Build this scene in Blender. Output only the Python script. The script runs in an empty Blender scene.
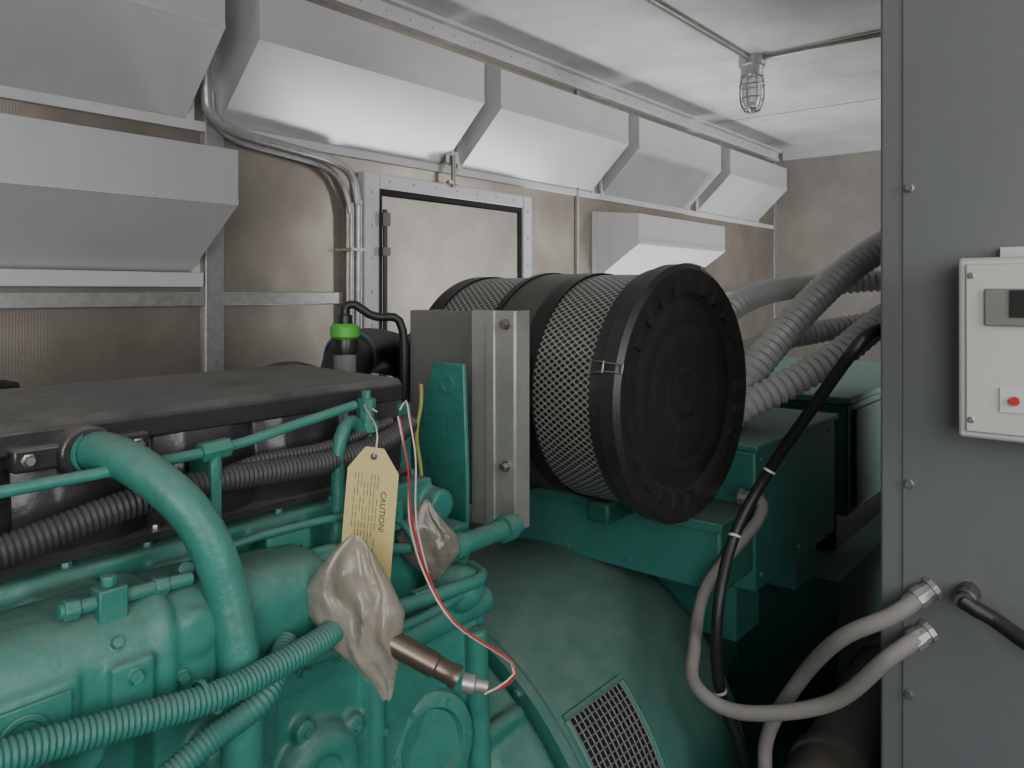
import bpy, bmesh, math, random
from mathutils import Vector, Matrix, noise
random.seed(4)
H = 1.6          # eye-level datum above the floor
def R(s, d, z):  # metres to the right / ahead of the tripod -> room axes
    return Vector((.637*s+.771*d, -.771*s+.637*d, z))
V = Vector
# ------------------------------------------------------------ materials
def mat(name, col, rough=.5, metal=0., dust=0., dcol=(.33,.29,.23), var=.12, scale=6., bump=.0, bscale=60., spec=.5, vd=.12):
    m = bpy.data.materials.new(name); m.use_nodes = True
    nt = m.node_tree; N = nt.nodes; L = nt.links
    b = N["Principled BSDF"]
    b.inputs["Roughness"].default_value = rough
    b.inputs["Metallic"].default_value = metal
    b.inputs["Specular IOR Level"].default_value = spec
    geo = N.new("ShaderNodeNewGeometry")
    n1 = N.new("ShaderNodeTexNoise"); n1.inputs["Scale"].default_value = scale; n1.inputs["Detail"].default_value = 8; n1.inputs["Roughness"].default_value = .65
    L.new(geo.outputs["Position"], n1.inputs["Vector"])
    mix = N.new("ShaderNodeMix"); mix.data_type = 'RGBA'
    mr = N.new("ShaderNodeMapRange"); mr.inputs[1].default_value = .3; mr.inputs[2].default_value = .7
    L.new(n1.outputs["Fac"], mr.inputs[0]); L.new(mr.outputs[0], mix.inputs[0])
    mix.inputs[6].default_value = (*[c*(1-var) for c in col], 1)
    mix.inputs[7].default_value = (*[min(1, c*(1+var)) for c in col], 1)
    out = mix.outputs[2]
    if dust > 0:
        sep = N.new("ShaderNodeSeparateXYZ"); L.new(geo.outputs["Normal"], sep.inputs[0])
        m1 = N.new("ShaderNodeMapRange"); m1.inputs[1].default_value = .1; m1.inputs[2].default_value = 1.; m1.inputs[3].default_value = vd; m1.inputs[4].default_value = 1
        L.new(sep.outputs[2], m1.inputs[0])
        n2 = N.new("ShaderNodeTexNoise"); n2.inputs["Scale"].default_value = 22; n2.inputs["Detail"].default_value = 10; n2.inputs["Roughness"].default_value = .7
        L.new(geo.outputs["Position"], n2.inputs["Vector"])
        m2 = N.new("ShaderNodeMapRange"); m2.inputs[1].default_value = .25; m2.inputs[2].default_value = .65; m2.inputs[3].default_value = .25
        L.new(n2.outputs["Fac"], m2.inputs[0])
        mm = N.new("ShaderNodeMath"); mm.operation = 'MULTIPLY'; L.new(m1.outputs[0], mm.inputs[0]); L.new(m2.outputs[0], mm.inputs[1])
        mm2 = N.new("ShaderNodeMath"); mm2.operation = 'MULTIPLY'; mm2.inputs[1].default_value = dust; L.new(mm.outputs[0], mm2.inputs[0])
        mx = N.new("ShaderNodeMix"); mx.data_type = 'RGBA'; L.new(mm2.outputs[0], mx.inputs[0]); L.new(out, mx.inputs[6])
        mx.inputs[7].default_value = (*dcol, 1); out = mx.outputs[2]
        m3 = N.new("ShaderNodeMath"); m3.operation = 'MULTIPLY_ADD'; m3.inputs[1].default_value = .45; m3.inputs[2].default_value = rough; m3.use_clamp = True
        L.new(mm2.outputs[0], m3.inputs[0]); L.new(m3.outputs[0], b.inputs["Roughness"])
    L.new(out, b.inputs["Base Color"])
    if bump > 0:
        n3 = N.new("ShaderNodeTexNoise"); n3.inputs["Scale"].default_value = bscale; n3.inputs["Detail"].default_value = 5
        L.new(geo.outputs["Position"], n3.inputs["Vector"])
        bp = N.new("ShaderNodeBump"); bp.inputs["Strength"].default_value = bump; bp.inputs["Distance"].default_value = .004
        L.new(n3.outputs["Fac"], bp.inputs["Height"]); L.new(bp.outputs[0], b.inputs["Normal"])
    return m
GREEN = mat("engine_green_paint", (.022,.190,.150), .38, 0, .65, (.17,.215,.18), bump=.4, bscale=60, var=.25, scale=12, vd=.18)
GREEN2 = mat("alternator_green_paint", (.025,.175,.142), .42, 0, .75, (.22,.265,.23), bump=.12, bscale=120, var=.12, scale=5, vd=.10)
GREENH = mat("sleeve_green", (.022,.165,.132), .5, 0, .5, (.16,.19,.16))
GREEND = mat("dark_green_paint", (.010,.085,.066), .5, 0, .5, (.10,.12,.10))
BLACKC = mat("black_cover", (.022,.022,.024), .24, 0, .95, (.170,.158,.146), bump=.35, bscale=30, vd=.07)
BLACK = mat("black_plastic", (.013,.012,.012), .34, 0, .25, (.08,.07,.055))
LIDM = mat("dusty_black_lid", (.018,.017,.0168), .32, 0, .5, (.07,.064,.058), vd=.4, bump=.06, bscale=120)
STRAPM = mat("dark_strap", (.08,.075,.068), .42, .2, .2, (.2,.18,.15))
RUBBER = mat("black_rubber", (.012,.012,.013), .45, 0, .25, (.10,.09,.08))
LOOM = mat("dusty_loom", (.034,.034,.036), .5, 0, .6, (.12,.11,.10))
DULL = mat("dull_pipe", (.06,.055,.05), .6, 0, .6, (.12,.105,.09), var=.3)
WHITEP = mat("grey_white_paint", (.54,.54,.54), .40, 0, .0, var=.08)
HOOD = mat("hood_paint", (.53,.53,.535), .28, .2, 0, var=.08, scale=2.5, bump=.12, bscale=6)
GALV = mat("galvanised", (.40,.40,.395), .36, .6, .2, var=.2, scale=40)
ALU = mat("aluminium_channel", (.50,.50,.47), .38, .6, .25, var=.12, scale=12)
SHEET = mat("dull_sheet", (.20,.20,.185), .45, .3, .2, var=.12)
GRILLE = mat("grille_wire", (.20,.21,.20), .5, .3, .2)
FLEX = mat("grey_flex_conduit", (.47,.468,.46), .40, .08, .3, (.40,.38,.35))
FLEX2 = mat("dusty_grey_conduit", (.20,.19,.18), .6, 0, .5, (.32,.29,.25))
CAB = mat("cabinet_grey", (.132,.139,.147), .42, .0, .15, (.18,.18,.18), var=.08, scale=2.5, bump=.05, bscale=300)
WBOX = mat("controller_white", (.50,.49,.47), .4, 0, 0, var=.04)
STEEL = mat("bolt_steel", (.30,.29,.27), .35, .8, .2)
DARK = mat("dark_gap", (.008,.008,.008), .8)
YEL = mat("tag_yellow", (.68,.57,.25), .55, 0, .2, (.5,.42,.3), var=.06, scale=20)
CORD = mat("cord_yellow", (.42,.38,.12), .6)
INK = mat("tag_ink", (.10,.08,.04), .7)
REDW = mat("red_wire", (.45,.025,.03), .45)
WHW = mat("pale_wire", (.60,.47,.45), .5)
LIME = mat("lime_cap", (.08,.42,.05), .45)
BLUE = mat("blue_hose", (.05,.09,.16), .45)
BRONZE = mat("sensor_metal", (.16,.13,.10), .35, .7)
RED = mat("red_button", (.45,.03,.02), .4)
FLOORM = mat("floor_steel", (.04,.038,.034), .6, 0, .3, (.09,.08,.07), var=.3)
CEILM = mat("ceiling_paint", (.54,.54,.535), .42, .1, 0, var=.24, scale=2.2, bump=.15, bscale=4)
FARM = mat("far_wall", (.31,.292,.265), .45, .3, 0, var=.16, scale=4)
DOORM = mat("door_sheet", (.30,.275,.24), .42, .5, 0, var=.24, scale=4, bump=.1, bscale=8)
WALLM = mat("perforated_wall", (.315,.28,.24), .34, .6, 0, var=.25, scale=2.6)
nt = WALLM.node_tree; N = nt.nodes; L = nt.links
vo = N.new("ShaderNodeTexVoronoi"); vo.inputs["Scale"].default_value = 170; vo.inputs["Randomness"].default_value = 0
g = N.new("ShaderNodeNewGeometry"); L.new(g.outputs["Position"], vo.inputs["Vector"])
bp = N.new("ShaderNodeBump"); bp.inputs["Strength"].default_value = .2; bp.inputs["Distance"].default_value = .002
wv = N.new("ShaderNodeTexNoise"); wv.inputs["Scale"].default_value = 2.2
L.new(g.outputs["Position"], wv.inputs["Vector"])
bq = N.new("ShaderNodeBump"); bq.inputs["Strength"].default_value = .35; bq.inputs["Distance"].default_value = .05
L.new(wv.outputs["Fac"], bq.inputs["Height"]); L.new(bq.outputs[0], bp.inputs["Normal"])
L.new(vo.outputs["Distance"], bp.inputs["Height"]); L.new(bp.outputs[0], N["Principled BSDF"].inputs["Normal"])
MESHM = bpy.data.materials.new("expanded_metal"); MESHM.use_nodes = True
nt = MESHM.node_tree; N = nt.nodes; L = nt.links; b = N["Principled BSDF"]
uv = N.new("ShaderNodeUVMap"); uv.uv_map = "UVMap"
sp = N.new("ShaderNodeSeparateXYZ"); L.new(uv.outputs[0], sp.inputs[0])
def M(op, a, bb=None, c=None):
    n = N.new("ShaderNodeMath"); n.operation = op
    for i, v in enumerate((a, bb, c)):
        if v is None: continue
        if isinstance(v, (int, float)): n.inputs[i].default_value = v
        else: L.new(v, n.inputs[i])
    return n.outputs[0]
PU, PV = .0124, .0172
ua = M('MULTIPLY', sp.outputs[0], math.pi/PU); va = M('MULTIPLY', sp.outputs[1], math.pi/PV)
f = M('ABSOLUTE', M('MULTIPLY', M('SINE', M('ADD', ua, va)), M('SINE', M('SUBTRACT', ua, va))))
mr = N.new("ShaderNodeMapRange"); mr.inputs[1].default_value = .24; mr.inputs[2].default_value = .46; L.new(f, mr.inputs[0])
mx = N.new("ShaderNodeMix"); mx.data_type = 'RGBA'; L.new(mr.outputs[0], mx.inputs[0])
mx.inputs[6].default_value = (.38,.37,.35,1); mx.inputs[7].default_value = (.024,.022,.020,1)
L.new(mx.outputs[2], b.inputs["Base Color"]); b.inputs["Roughness"].default_value = .4
inv = M('SUBTRACT', 1., mr.outputs[0]); L.new(M('MULTIPLY', inv, .4), b.inputs["Metallic"])
bp = N.new("ShaderNodeBump"); bp.inputs["Strength"].default_value = .5; bp.inputs["Distance"].default_value = .003
L.new(inv, bp.inputs["Height"]); L.new(bp.outputs[0], b.inputs["Normal"])
def plastic(name, col, tr):
    m = mat(name, col, .18, 0, .5, (.20,.16,.11), var=.35, scale=22, bump=.25, bscale=70, vd=.6)
    b_ = m.node_tree.nodes["Principled BSDF"]; b_.inputs["Alpha"].default_value = tr; b_.inputs["Coat Weight"].default_value = .5; b_.inputs["Coat Roughness"].default_value = .12
    b_.inputs["Subsurface Weight"].default_value = .15; b_.inputs["Subsurface Radius"].default_value = (.01,.008,.006)
    return m
PLAS = plastic("crumpled_plastic", (.40,.36,.30), .62)
PLAS2 = plastic("dark_dusty_plastic", (.23,.22,.18), .70)
CLEAR = mat("clear_gauge", (.30,.31,.31), .15, 0, 0); CLEAR.node_tree.nodes["Principled BSDF"].inputs["Transmission Weight"].default_value = .5
GLASS = mat("fixture_glass", (.75,.77,.78), .12, 0, 0, var=.02)
GLASS.node_tree.nodes["Principled BSDF"].inputs["Transmission Weight"].default_value = .6

# ------------------------------------------------------------ geometry helpers (a list target = one mesh per piece)
def nb(): return bmesh.new()
def listy(fn):
    def w(B, *a, **k):
        if isinstance(B, list): B.append(fn(bmesh.new(), *a, **k)); return B
        return fn(B, *a, **k)
    return w
@listy
def box(B, x0, x1, y0, y1, z0, z1):
    v = [B.verts.new(p) for p in ((x0,y0,z0),(x1,y0,z0),(x1,y1,z0),(x0,y1,z0),(x0,y0,z1),(x1,y0,z1),(x1,y1,z1),(x0,y1,z1))]
    for q in ((0,3,2,1),(4,5,6,7),(0,1,5,4),(1,2,6,5),(2,3,7,6),(3,0,4,7)): B.faces.new([v[i] for i in q])
    return B
def frame(ax):
    ax = V(ax).normalized(); t = V((0,0,1)) if abs(ax.z) < .9 else V((1,0,0))
    u = ax.cross(t).normalized(); w = ax.cross(u).normalized(); return ax, u, w
@listy
def lathe(B, o, ax, prof, n=32, closed=True):
    o = V(o); ax, u, w = frame(ax); rings = []
    for t, r in prof:
        if r < 1e-6: rings.append([B.verts.new(o+ax*t)])
        else: rings.append([B.verts.new(o+ax*t+(u*math.cos(2*math.pi*i/n)+w*math.sin(2*math.pi*i/n))*r) for i in range(n)])
    for a, c in zip(rings, rings[1:]):
        for i in range(n):
            j = (i+1) % n
            if len(a) == 1 and len(c) == 1: continue
            if len(a) == 1: B.faces.new((a[0], c[i], c[j]))
            elif len(c) == 1: B.faces.new((a[i], c[0], a[j]))
            else: B.faces.new((a[i], c[i], c[j], a[j]))
    if closed:
        if len(rings[0]) > 1: B.faces.new(rings[0])
        if len(rings[-1]) > 1: B.faces.new(rings[-1][::-1])
    return B
@listy
def cyl(B, p0, p1, r, r1=None, n=24):
    p0 = V(p0); p1 = V(p1); return lathe(B, p0, p1-p0, [(0, r), ((p1-p0).length, r if r1 is None else r1)], n)
@listy
def bolt(B, p, ax, r=.007, h=.006):
    p = V(p); a = V(ax).normalized()
    lathe(B, p-a*.002, a, [(0, r*1.4),(.003, r*1.4),(.0035, r),(h+.002, r),(h+.003, r*.9)], 6); return B
@listy
def prismx(B, pts, x0, x1):
    a = [B.verts.new((x0, y, z)) for y, z in pts]; c = [B.verts.new((x1, y, z)) for y, z in pts]; n = len(pts)
    B.faces.new(a); B.faces.new(c[::-1])
    for i in range(n): B.faces.new((a[i], c[i], c[(i+1) % n], a[(i+1) % n]))
    return B
def crom(pts, step):
    pts = [V(p) for p in pts]
    if len(pts) == 2: pts = [pts[0], pts[0].lerp(pts[1], .5), pts[1]]
    P = [pts[0]*2-pts[1]]+pts+[pts[-1]*2-pts[-2]]; out = []
    for i in range(1, len(P)-2):
        p0, p1, p2, p3 = P[i-1:i+3]; k = max(2, int((p2-p1).length/step))
        for j in range(k):
            t = j/k
            out.append(.5*((2*p1)+(p2-p0)*t+(2*p0-5*p1+4*p2-p3)*t*t+(3*p1-p0-3*p2+p3)*t**3))
    out.append(pts[-1]); return out
@listy
def sweep(B, pts, r, n=14, corr=0, depth=.16, step=.012):
    if corr: step = corr/4
    c = crom(pts, step)
    if corr:
        s = [0.]
        for a, d in zip(c, c[1:]): s.append(s[-1]+(d-a).length)
        tot = s[-1]; m = int(tot/step); res = []; k = 0
        for i in range(m+1):
            q = tot*i/m
            while k < len(s)-2 and s[k+1] < q: k += 1
            t = (q-s[k])/max(1e-9, s[k+1]-s[k]); res.append(c[k].lerp(c[k+1], t))
        c = res
    T = [(c[min(i+1, len(c)-1)]-c[max(i-1, 0)]).normalized() for i in range(len(c))]
    _, u, w = frame(T[0]); rings = []
    for i, p in enumerate(c):
        u = (u-T[i]*u.dot(T[i])).normalized(); w = T[i].cross(u)
        rr = r*(1-depth*(0, .5, 1, .5)[i % 4]) if corr else r
        rings.append([B.verts.new(p+(u*math.cos(2*math.pi*k/n)+w*math.sin(2*math.pi*k/n))*rr) for k in range(n)])
    for a, d in zip(rings, rings[1:]):
        for k in range(n): B.faces.new((a[k], a[(k+1) % n], d[(k+1) % n], d[k]))
    B.faces.new(rings[0][::-1]); B.faces.new(rings[-1]); return B
COL = bpy.context.scene.collection
SUBS = {}
def flat(l):
    o = []
    for q in l: o += q if isinstance(q, list) else [q]
    return o
def P(name, B, m, subs=(), label=None, bevel=0, ang=35, smooth=True, cast=0):
    if isinstance(B, list): return [P(name, b_, m, (), label, bevel, ang, smooth, cast) for b_ in B]
    bmesh.ops.recalc_face_normals(B, faces=B.faces)
    me = bpy.data.meshes.new(name); B.to_mesh(me); B.free()
    me.transform(Matrix.Translation((0, 0, H))); me.materials.append(m)
    if smooth:
        me.polygons.foreach_set("use_smooth", [True]*len(me.polygons)); me.set_sharp_from_angle(angle=math.radians(ang))
    o = bpy.data.objects.new(name, me); COL.objects.link(o)
    if label: o["label"] = label
    if bevel:
        md = o.modifiers.new("bevel", 'BEVEL'); md.width = bevel; md.segments = 2; md.limit_method = 'ANGLE'; md.angle_limit = math.radians(40)
    if cast:   # fuse into one sand-cast surface with soft fillets
        md = o.modifiers.new("fuse", 'REMESH'); md.mode = 'VOXEL'; md.voxel_size = cast; md.use_smooth_shade = True
        ms = o.modifiers.new("fillet", 'SMOOTH'); ms.factor = .6; ms.iterations = 5
    SUBS[o.name] = flat(subs); return o
def bb(o):
    vs = [v.co for v in o.data.vertices]
    return V([min(v[i] for v in vs) for i in range(3)]), V([max(v[i] for v in vs) for i in range(3)])
def place(o, parent, pc):
    lo, hi = bb(o); c = (lo+hi)/2
    o.data.transform(Matrix.Translation(-c)); o.parent = parent; o.location = c-pc
    for s in SUBS.get(o.name, []): place(s, o, c)
def thing(name, label, cat, parts, group=None):
    parts = flat(parts)
    los, his = zip(*[bb(p) for p in parts])
    lo = V([min(l[i] for l in los) for i in range(3)]); hi = V([max(h[i] for h in his) for i in range(3)])
    c = (lo+hi)/2; c.z = lo.z
    e = bpy.data.objects.new(name, None); e.empty_display_size = .05; COL.objects.link(e); e.location = c
    e["label"] = label; e["category"] = cat
    if group: e["group"] = group
    for p in parts: place(p, e, c)
    return e
def solo(o, label, cat, group=None):
    lo, hi = bb(o); c = (lo+hi)/2; c.z = lo.z
    o.data.transform(Matrix.Translation(-c)); o.location = c
    for s in SUBS.get(o.name, []): place(s, o, c)
    o["label"] = label; o["category"] = cat
    if group: o["group"] = group
    return o
def struct(o, label=None):
    lo, hi = bb(o); c = (lo+hi)/2; o.data.transform(Matrix.Translation(-c)); o.location = c
    for s in SUBS.get(o.name, []): place(s, o, c)
    o["kind"] = "structure"
    if label: o["label"] = label
    return o
def copything(e, off):
    n = e.copy(); COL.objects.link(n); n.location = e.location+V(off)
    for ch in list(e.children):
        c = ch.copy(); COL.objects.link(c); c.parent = n
        for g in list(ch.children):
            q = g.copy(); COL.objects.link(q); q.parent = c
    return n
# ------------------------------------------------------------ room shell
CZ = .898; FZ = -H; WY = 1.81; FX = 4.85; BX = -1.6; RY = -1.3
struct(P("floor", box(nb(), BX, FX, RY, WY, FZ-.06, FZ), FLOORM), "dark dusty steel plate floor")
struct(P("ceiling", box(nb(), BX, FX, RY, WY, CZ, CZ+.06), CEILM), "off-white painted sheet metal ceiling")
struct(P("wall_left", box(nb(), BX, FX, WY, WY+.06, FZ, CZ), WALLM), "dusty perforated aluminium wall lining")
struct(P("wall_far", box(nb(), FX, FX+.06, RY, WY, FZ, CZ), FARM), "beige metal end wall")
struct(P("wall_right", box(nb(), BX, FX, RY-.06, RY, FZ, CZ), FARM), "metal side wall")
struct(P("wall_near", box(nb(), BX-.06, BX, RY, WY, FZ, CZ), FARM), "metal end wall")
B = nb(); prismx(B, [(WY,CZ),(WY-.055,CZ),(WY-.055,CZ-.012),(WY-.03,CZ-.012),(WY-.03,CZ-.06),(WY,CZ-.06)], BX, FX)
rv = []
for i in range(46): lathe(rv, (.15+i*.1, WY-.03, CZ-.035), (0,-1,0), [(0,.004),(.002,.003)], 8)
struct(P("trim_1", B, WHITEP, [P("rivet", rv, GALV)]), "white riveted angle trim under the ceiling")
struct(P("trim_2", box(nb(), FX-.03, FX, RY, WY-.06, CZ-.06, CZ), WHITEP), "white angle trim along the end wall")
struct(P("trim_3", box(nb(), BX, 1.40, WY-.012, WY, -.035, .0), GALV, bevel=.002), "grey horizontal wall rail")
struct(P("trim_4", box(nb(), 2.268, FX, WY-.012, WY, -.035, .0), GALV, bevel=.002), "grey horizontal wall rail")
for i, (xx, w) in enumerate(((.975,.05),(2.60,.014),(FX-.045,.045))):
    struct(P("trim_%d" % (5+i), box(nb(), xx, xx+w, WY-.013, WY, FZ, CZ-.06), GALV, bevel=.002), "vertical wall post")
struct(P("trim_9", box(nb(), BX, FX-.05, WY-.010, WY, .400, .425), WHITEP, bevel=.002), "pale flange strip below the upper hoods")
struct(P("trim_10", box(nb(), .02, .97, WY-.014, WY, .012, .048), WHITEP, bevel=.002), "pale flange strip below the lower hood")
struct(P("trim_11", box(nb(), 3.80, 3.806, RY, WY-.06, CZ-.0015, CZ), STEEL), "ceiling panel seam")
# door
B = nb(); fy = WY-.035
box(B, 1.461, 1.52, fy, WY, FZ, .36); box(B, 2.215, 2.268, fy, WY, FZ, .36); box(B, 1.52, 2.215, fy, WY, .315, .36)
seal = []; box(seal, 1.52, 1.535, fy+.008, WY, FZ, .315); box(seal, 2.198, 2.215, fy+.008, WY, FZ, .315); box(seal, 1.535, 2.198, fy+.008, WY, .298, .315)
leaf = nb(); box(leaf, 1.537, 2.196, fy+.012, WY-.004, FZ+.02, .296)
rod = nb(); cyl(rod, (1.532, fy-.01, -.9), (1.532, fy-.01, .25), .007); box(rod, 1.517, 1.547, fy-.018, fy, .20, .24); box(rod, 1.515, 1.545, fy-.020, fy, .11, .135)
rr = []
for i in range(8): lathe(rr, (1.49, fy, .3-.1*i), (0,-1,0), [(0,.005),(.003,.002)], 8)
for i in range(7): lathe(rr, (1.56+i*.1, fy, .338), (0,-1,0), [(0,.005),(.003,.002)], 8)
for i in range(8): lathe(rr, (2.243, fy, .3-.1*i), (0,-1,0), [(0,.005),(.003,.002)], 8)
struct(P("door_1", B, WHITEP, [P("door_seal", seal, DARK), P("door_leaf", leaf, DOORM, bevel=.003), P("latch_rod", rod, BLACK), P("rivet", rr, STEEL)], bevel=.004), "dusty aluminium access door in a riveted frame")
# ------------------------------------------------------------ intake hoods
def hood(x0, x1, y, zb, zt, zw, zwt, label, group):
    B = nb(); prismx(B, [(WY-.004, zw), (y, zb), (y, zt), (WY-.004, zwt)], x0, x1)
    fl = []; box(fl, x0-.02, x0, WY-.012, WY-.001, zw-.01, zwt); box(fl, x1, x1+.02, WY-.012, WY-.001, zw-.01, zwt)
    lip = nb(); box(lip, x0, x1, y-.002, y, zb-.001, zb+.014)
    r = []
    for i in range(6): lathe(r, (x0+.04+i*(x1-x0-.08)/5, y-.002, zb+.007), (0,-1,0), [(0,.003),(.002,.002)], 8)
    return thing("intake_hood", label, "vent hood", [P("hood_body", B, HOOD, smooth=False), P("flange", fl, WHITEP), P("folded_lip", lip, HOOD, [P("rivet", r, HOOD)])], group)
h = hood(.12, .926, 1.62, .604, .734, .425, .80, "grey-white sheet metal air scoop under the ceiling", "air scoops along the wall top")
for dx in (.895, 1.785, 2.68, 3.60): copything(h, (dx, 0, 0))
h = hood(.10, .941, 1.59, .199, .324, .05, .345, "grey-white sheet metal air scoop at mid wall height", "air scoops at mid height")
copything(h, (2.645, 0, 0))
# wall conduits
cl = []; box(cl, 1.400, 1.452, 1.76, 1.809, .12, .128)
B = sweep(nb(), [(.955,1.76,.78),(.955,1.76,.50),(.972,1.765,.44),(1.03,1.768,.408),(1.2,1.77,.390),(1.34,1.775,.375),(1.41,1.775,.34),(1.435,1.775,.26),(1.438,1.775,.1),(1.438,1.775,-1.5)], .0125, step=.02)
solo(P("electrical_conduit", B, GALV, [P("pipe_strap", cl, STEEL)]), "galvanised conduit bent down the wall beside the door", "conduit", "wall conduits")
B = sweep(nb(), [(.985,1.785,.5),(.995,1.785,.43),(1.05,1.785,.388),(1.2,1.787,.372),(1.32,1.787,.355),(1.385,1.782,.31),(1.411,1.778,.23),(1.415,1.778,.1),(1.415,1.778,-1.5)], .008, step=.02)
solo(P("electrical_conduit", B, GALV), "thinner galvanised conduit running alongside on the wall", "conduit", "wall conduits")
B = nb(); box(B, 1.80, 1.86, 1.77, 1.81, .43, .47); cyl(B, (1.83, 1.765, .35), (1.83, 1.765, .455), .008); box(B, 1.805,1.855,1.76,1.775,.36,.370)
solo(P("door_holdback", B, STEEL), "small steel hold-open latch above the door", "latch")
# ceiling light
lx, ly = 2.823, 1.143
cap = lathe(nb(), (lx, ly, CZ), (0,0,-1), [(0,.05),(.035,.05),(.04,.042),(.075,.042),(.08,.035)], 32)
gl = lathe(nb(), (lx, ly, CZ-.075), (0,0,-1), [(0,.034),(.02,.038),(.09,.036),(.12,.024),(.13,0)], 32)
cg = nb()
for k in range(8):
    a = k*math.pi/4; c_, s_ = math.cos(a), math.sin(a)
    sweep(cg, [(lx+c_*r_, ly+s_*r_, CZ-t) for t, r_ in ((.078,.042),(.12,.047),(.17,.045),(.205,.028),(.214,.004))], .0028, 6)
for t, r_ in ((.11,.047),(.16,.046),(.2,.032)):
    sweep(cg, [(lx+math.cos(q*math.pi/8)*r_, ly+math.sin(q*math.pi/8)*r_, CZ-t) for q in range(17)], .0025, 6)
thing("ceiling_light", "caged jelly-jar light fixture on the ceiling", "light fixture", [P("mounting_cap", cap, GALV), P("glass_jar", gl, GLASS), P("wire_guard", cg, STEEL)])
B = cyl(nb(), (-1.4, ly+.02, CZ-.012), (lx-.05, ly, CZ-.012), .009); cyl(B, (1.9,ly+.005,CZ-.012),(1.94,ly+.005,CZ-.012),.013)
solo(P("ceiling_conduit", B, STEEL), "thin steel conduit clipped to the ceiling", "conduit", "ceiling conduits")
B = cyl(nb(), (lx, ly-.05, CZ-.012), (lx, RY+.01, CZ-.012), .009)
solo(P("ceiling_conduit", B, STEEL), "thin steel conduit clipped to the ceiling", "conduit", "ceiling conduits")
# ------------------------------------------------------------ right cabinet
CX = 1.15
B = box(nb(), CX, 2.7, -.95, .281, FZ, CZ-.005)
pn = box(nb(), CX-.003, CX+.001, -.94, .2515, FZ+.1, CZ-.02)
sc = []
for (yy, zz) in ((.243,.142),(.243,-.262),(.243,-.55),(.243,.5),(.243,-.95)): bolt(sc, (CX-.004, yy, zz), (-1,0,0), .005, .005)
thing("electrical_cabinet", "tall dark grey painted steel cabinet beside the generator", "cabinet", [P("cabinet_body", B, CAB, bevel=.004), P("front_panel", pn, CAB, [P("screw", sc, STEEL)], bevel=.001)])
B = box(nb(), 1.07, 1.143, -.09, .1723, -.178, .0418)
cv = box(nb(), 1.066, 1.072, -.082, .164, -.170, .034)
tab = box(nb(), 1.125, 1.1455, .03, .135, .041, .056); bolt(tab, (1.125, .085, .05), (-1,0,0), .004)
dp = box(nb(), 1.060, 1.067, -.03, .143, -.040, .004)
scn = box(nb(), 1.058, 1.0605, 0.0, .118, -.03, .002)
bt = nb(); cyl(bt, (1.066, .113, -.128), (1.057, .113, -.128), .0052)
bp_ = box(nb(), 1.063, 1.0665, .06, .128, -.142, -.114)
ss = []; bolt(ss, (1.066, .158, .02), (-1,0,0), .003, .003); bolt(ss, (1.066, .158, -.155), (-1,0,0), .003, .003)
thing("control_box", "off-white metal controller box with display mounted on the cabinet", "control box",
      [P("box_body", B, WBOX, bevel=.004), P("box_cover", cv, WBOX, bevel=.002), P("mounting_tab", tab, WBOX), P("display_panel", dp, SHEET, [P("screen", scn, BLACK)], bevel=.001), P("button_plate", bp_, WHITEP, [P("red_button", bt, RED)]), P("screw", ss, STEEL)])
# ------------------------------------------------------------ air filter
fx, fz, fr = 1.26, -.182, .228
AX = (0, 1, 0); O = (fx, .625, fz)
lid = lathe(nb(), O, AX, [(.010,0),(.010,.032),(.0085,.035),(.0085,.040),(.010,.043),(.010,.060),(.0080,.064),(.0080,.112),(.010,.117),(.010,.126),(.0085,.130),(.0090,.152),(.0115,.158),(.0115,.172),(.005,.181),(.000,.199),(.000,.224),(.008,.233),(.035,.233),(.04,.226),(.06,.226)], 96)
ribs = nb()
for k in range(24):
    a = 2*math.pi*k/24; c_, s_ = math.cos(a), math.sin(a)
    r0, r1 = .180, .207
    u = V((c_, 0, s_)); w = V((-s_, 0, c_)); o = V(O)
    pts = [o+u*r0+w*.008, o+u*r0-w*.008, o+u*r1-w*.013, o+u*r1+w*.013]
    vv = [ribs.verts.new(p+V((0,-.003,0))) for p in pts]+[ribs.verts.new(p+V((0,.02,0))) for p in pts]
    ribs.faces.new(vv[:4]); ribs.faces.new(vv[4:][::-1])
    for i in range(4): ribs.faces.new((vv[i], vv[4+i], vv[4+(i+1)%4], vv[(i+1)%4]))
for k in range(8):
    a = 2*math.pi*(k+.5)/8; u = V((math.cos(a), 0, math.sin(a)))
    cyl(ribs, V(O)+u*.064+V((0,.0105,0)), V(O)+u*.112+V((0,.0105,0)), .0035, n=8)
tmp = bpy.data.meshes.new("tmp"); ribs.to_mesh(tmp); lid.from_mesh(tmp); ribs.free(); bpy.data.meshes.remove(tmp)
def meshband(name, t0, t1, r):
    B = nb(); uvl = B.loops.layers.uv.new("UVMap"); n = 96
    ra = [[B.verts.new((fx+r*math.cos(2*math.pi*i/n), .625+t, fz+r*math.sin(2*math.pi*i/n))) for i in range(n)] for t in (t0, t1)]
    for i in range(n):
        f = B.faces.new((ra[0][i], ra[0][(i+1)%n], ra[1][(i+1)%n], ra[1][i]))
        for lp, (uu, vv) in zip(f.loops, ((i,t0),(i+1,t0),(i+1,t1),(i,t1))): lp[uvl].uv = (uu/n*round(2*math.pi*r/PU)*PU, vv)
    return P(name, B, MESHM)
core = lathe(nb(), O, AX, [(.05,.209),(.50,.204),(.53,.205),(.55,.198),(.60,.17),(.62,.12),(.66,.09),(.74,.09)], 64)
strap = lathe(nb(), O, AX, [(.225,.217),(.225,.219),(.315,.219),(.315,.217)], 96, False)
sd = []; lathe(sd, O, AX, [(.190,.214),(.190,.2195),(.225,.2195),(.225,.214)], 96, False)
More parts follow.
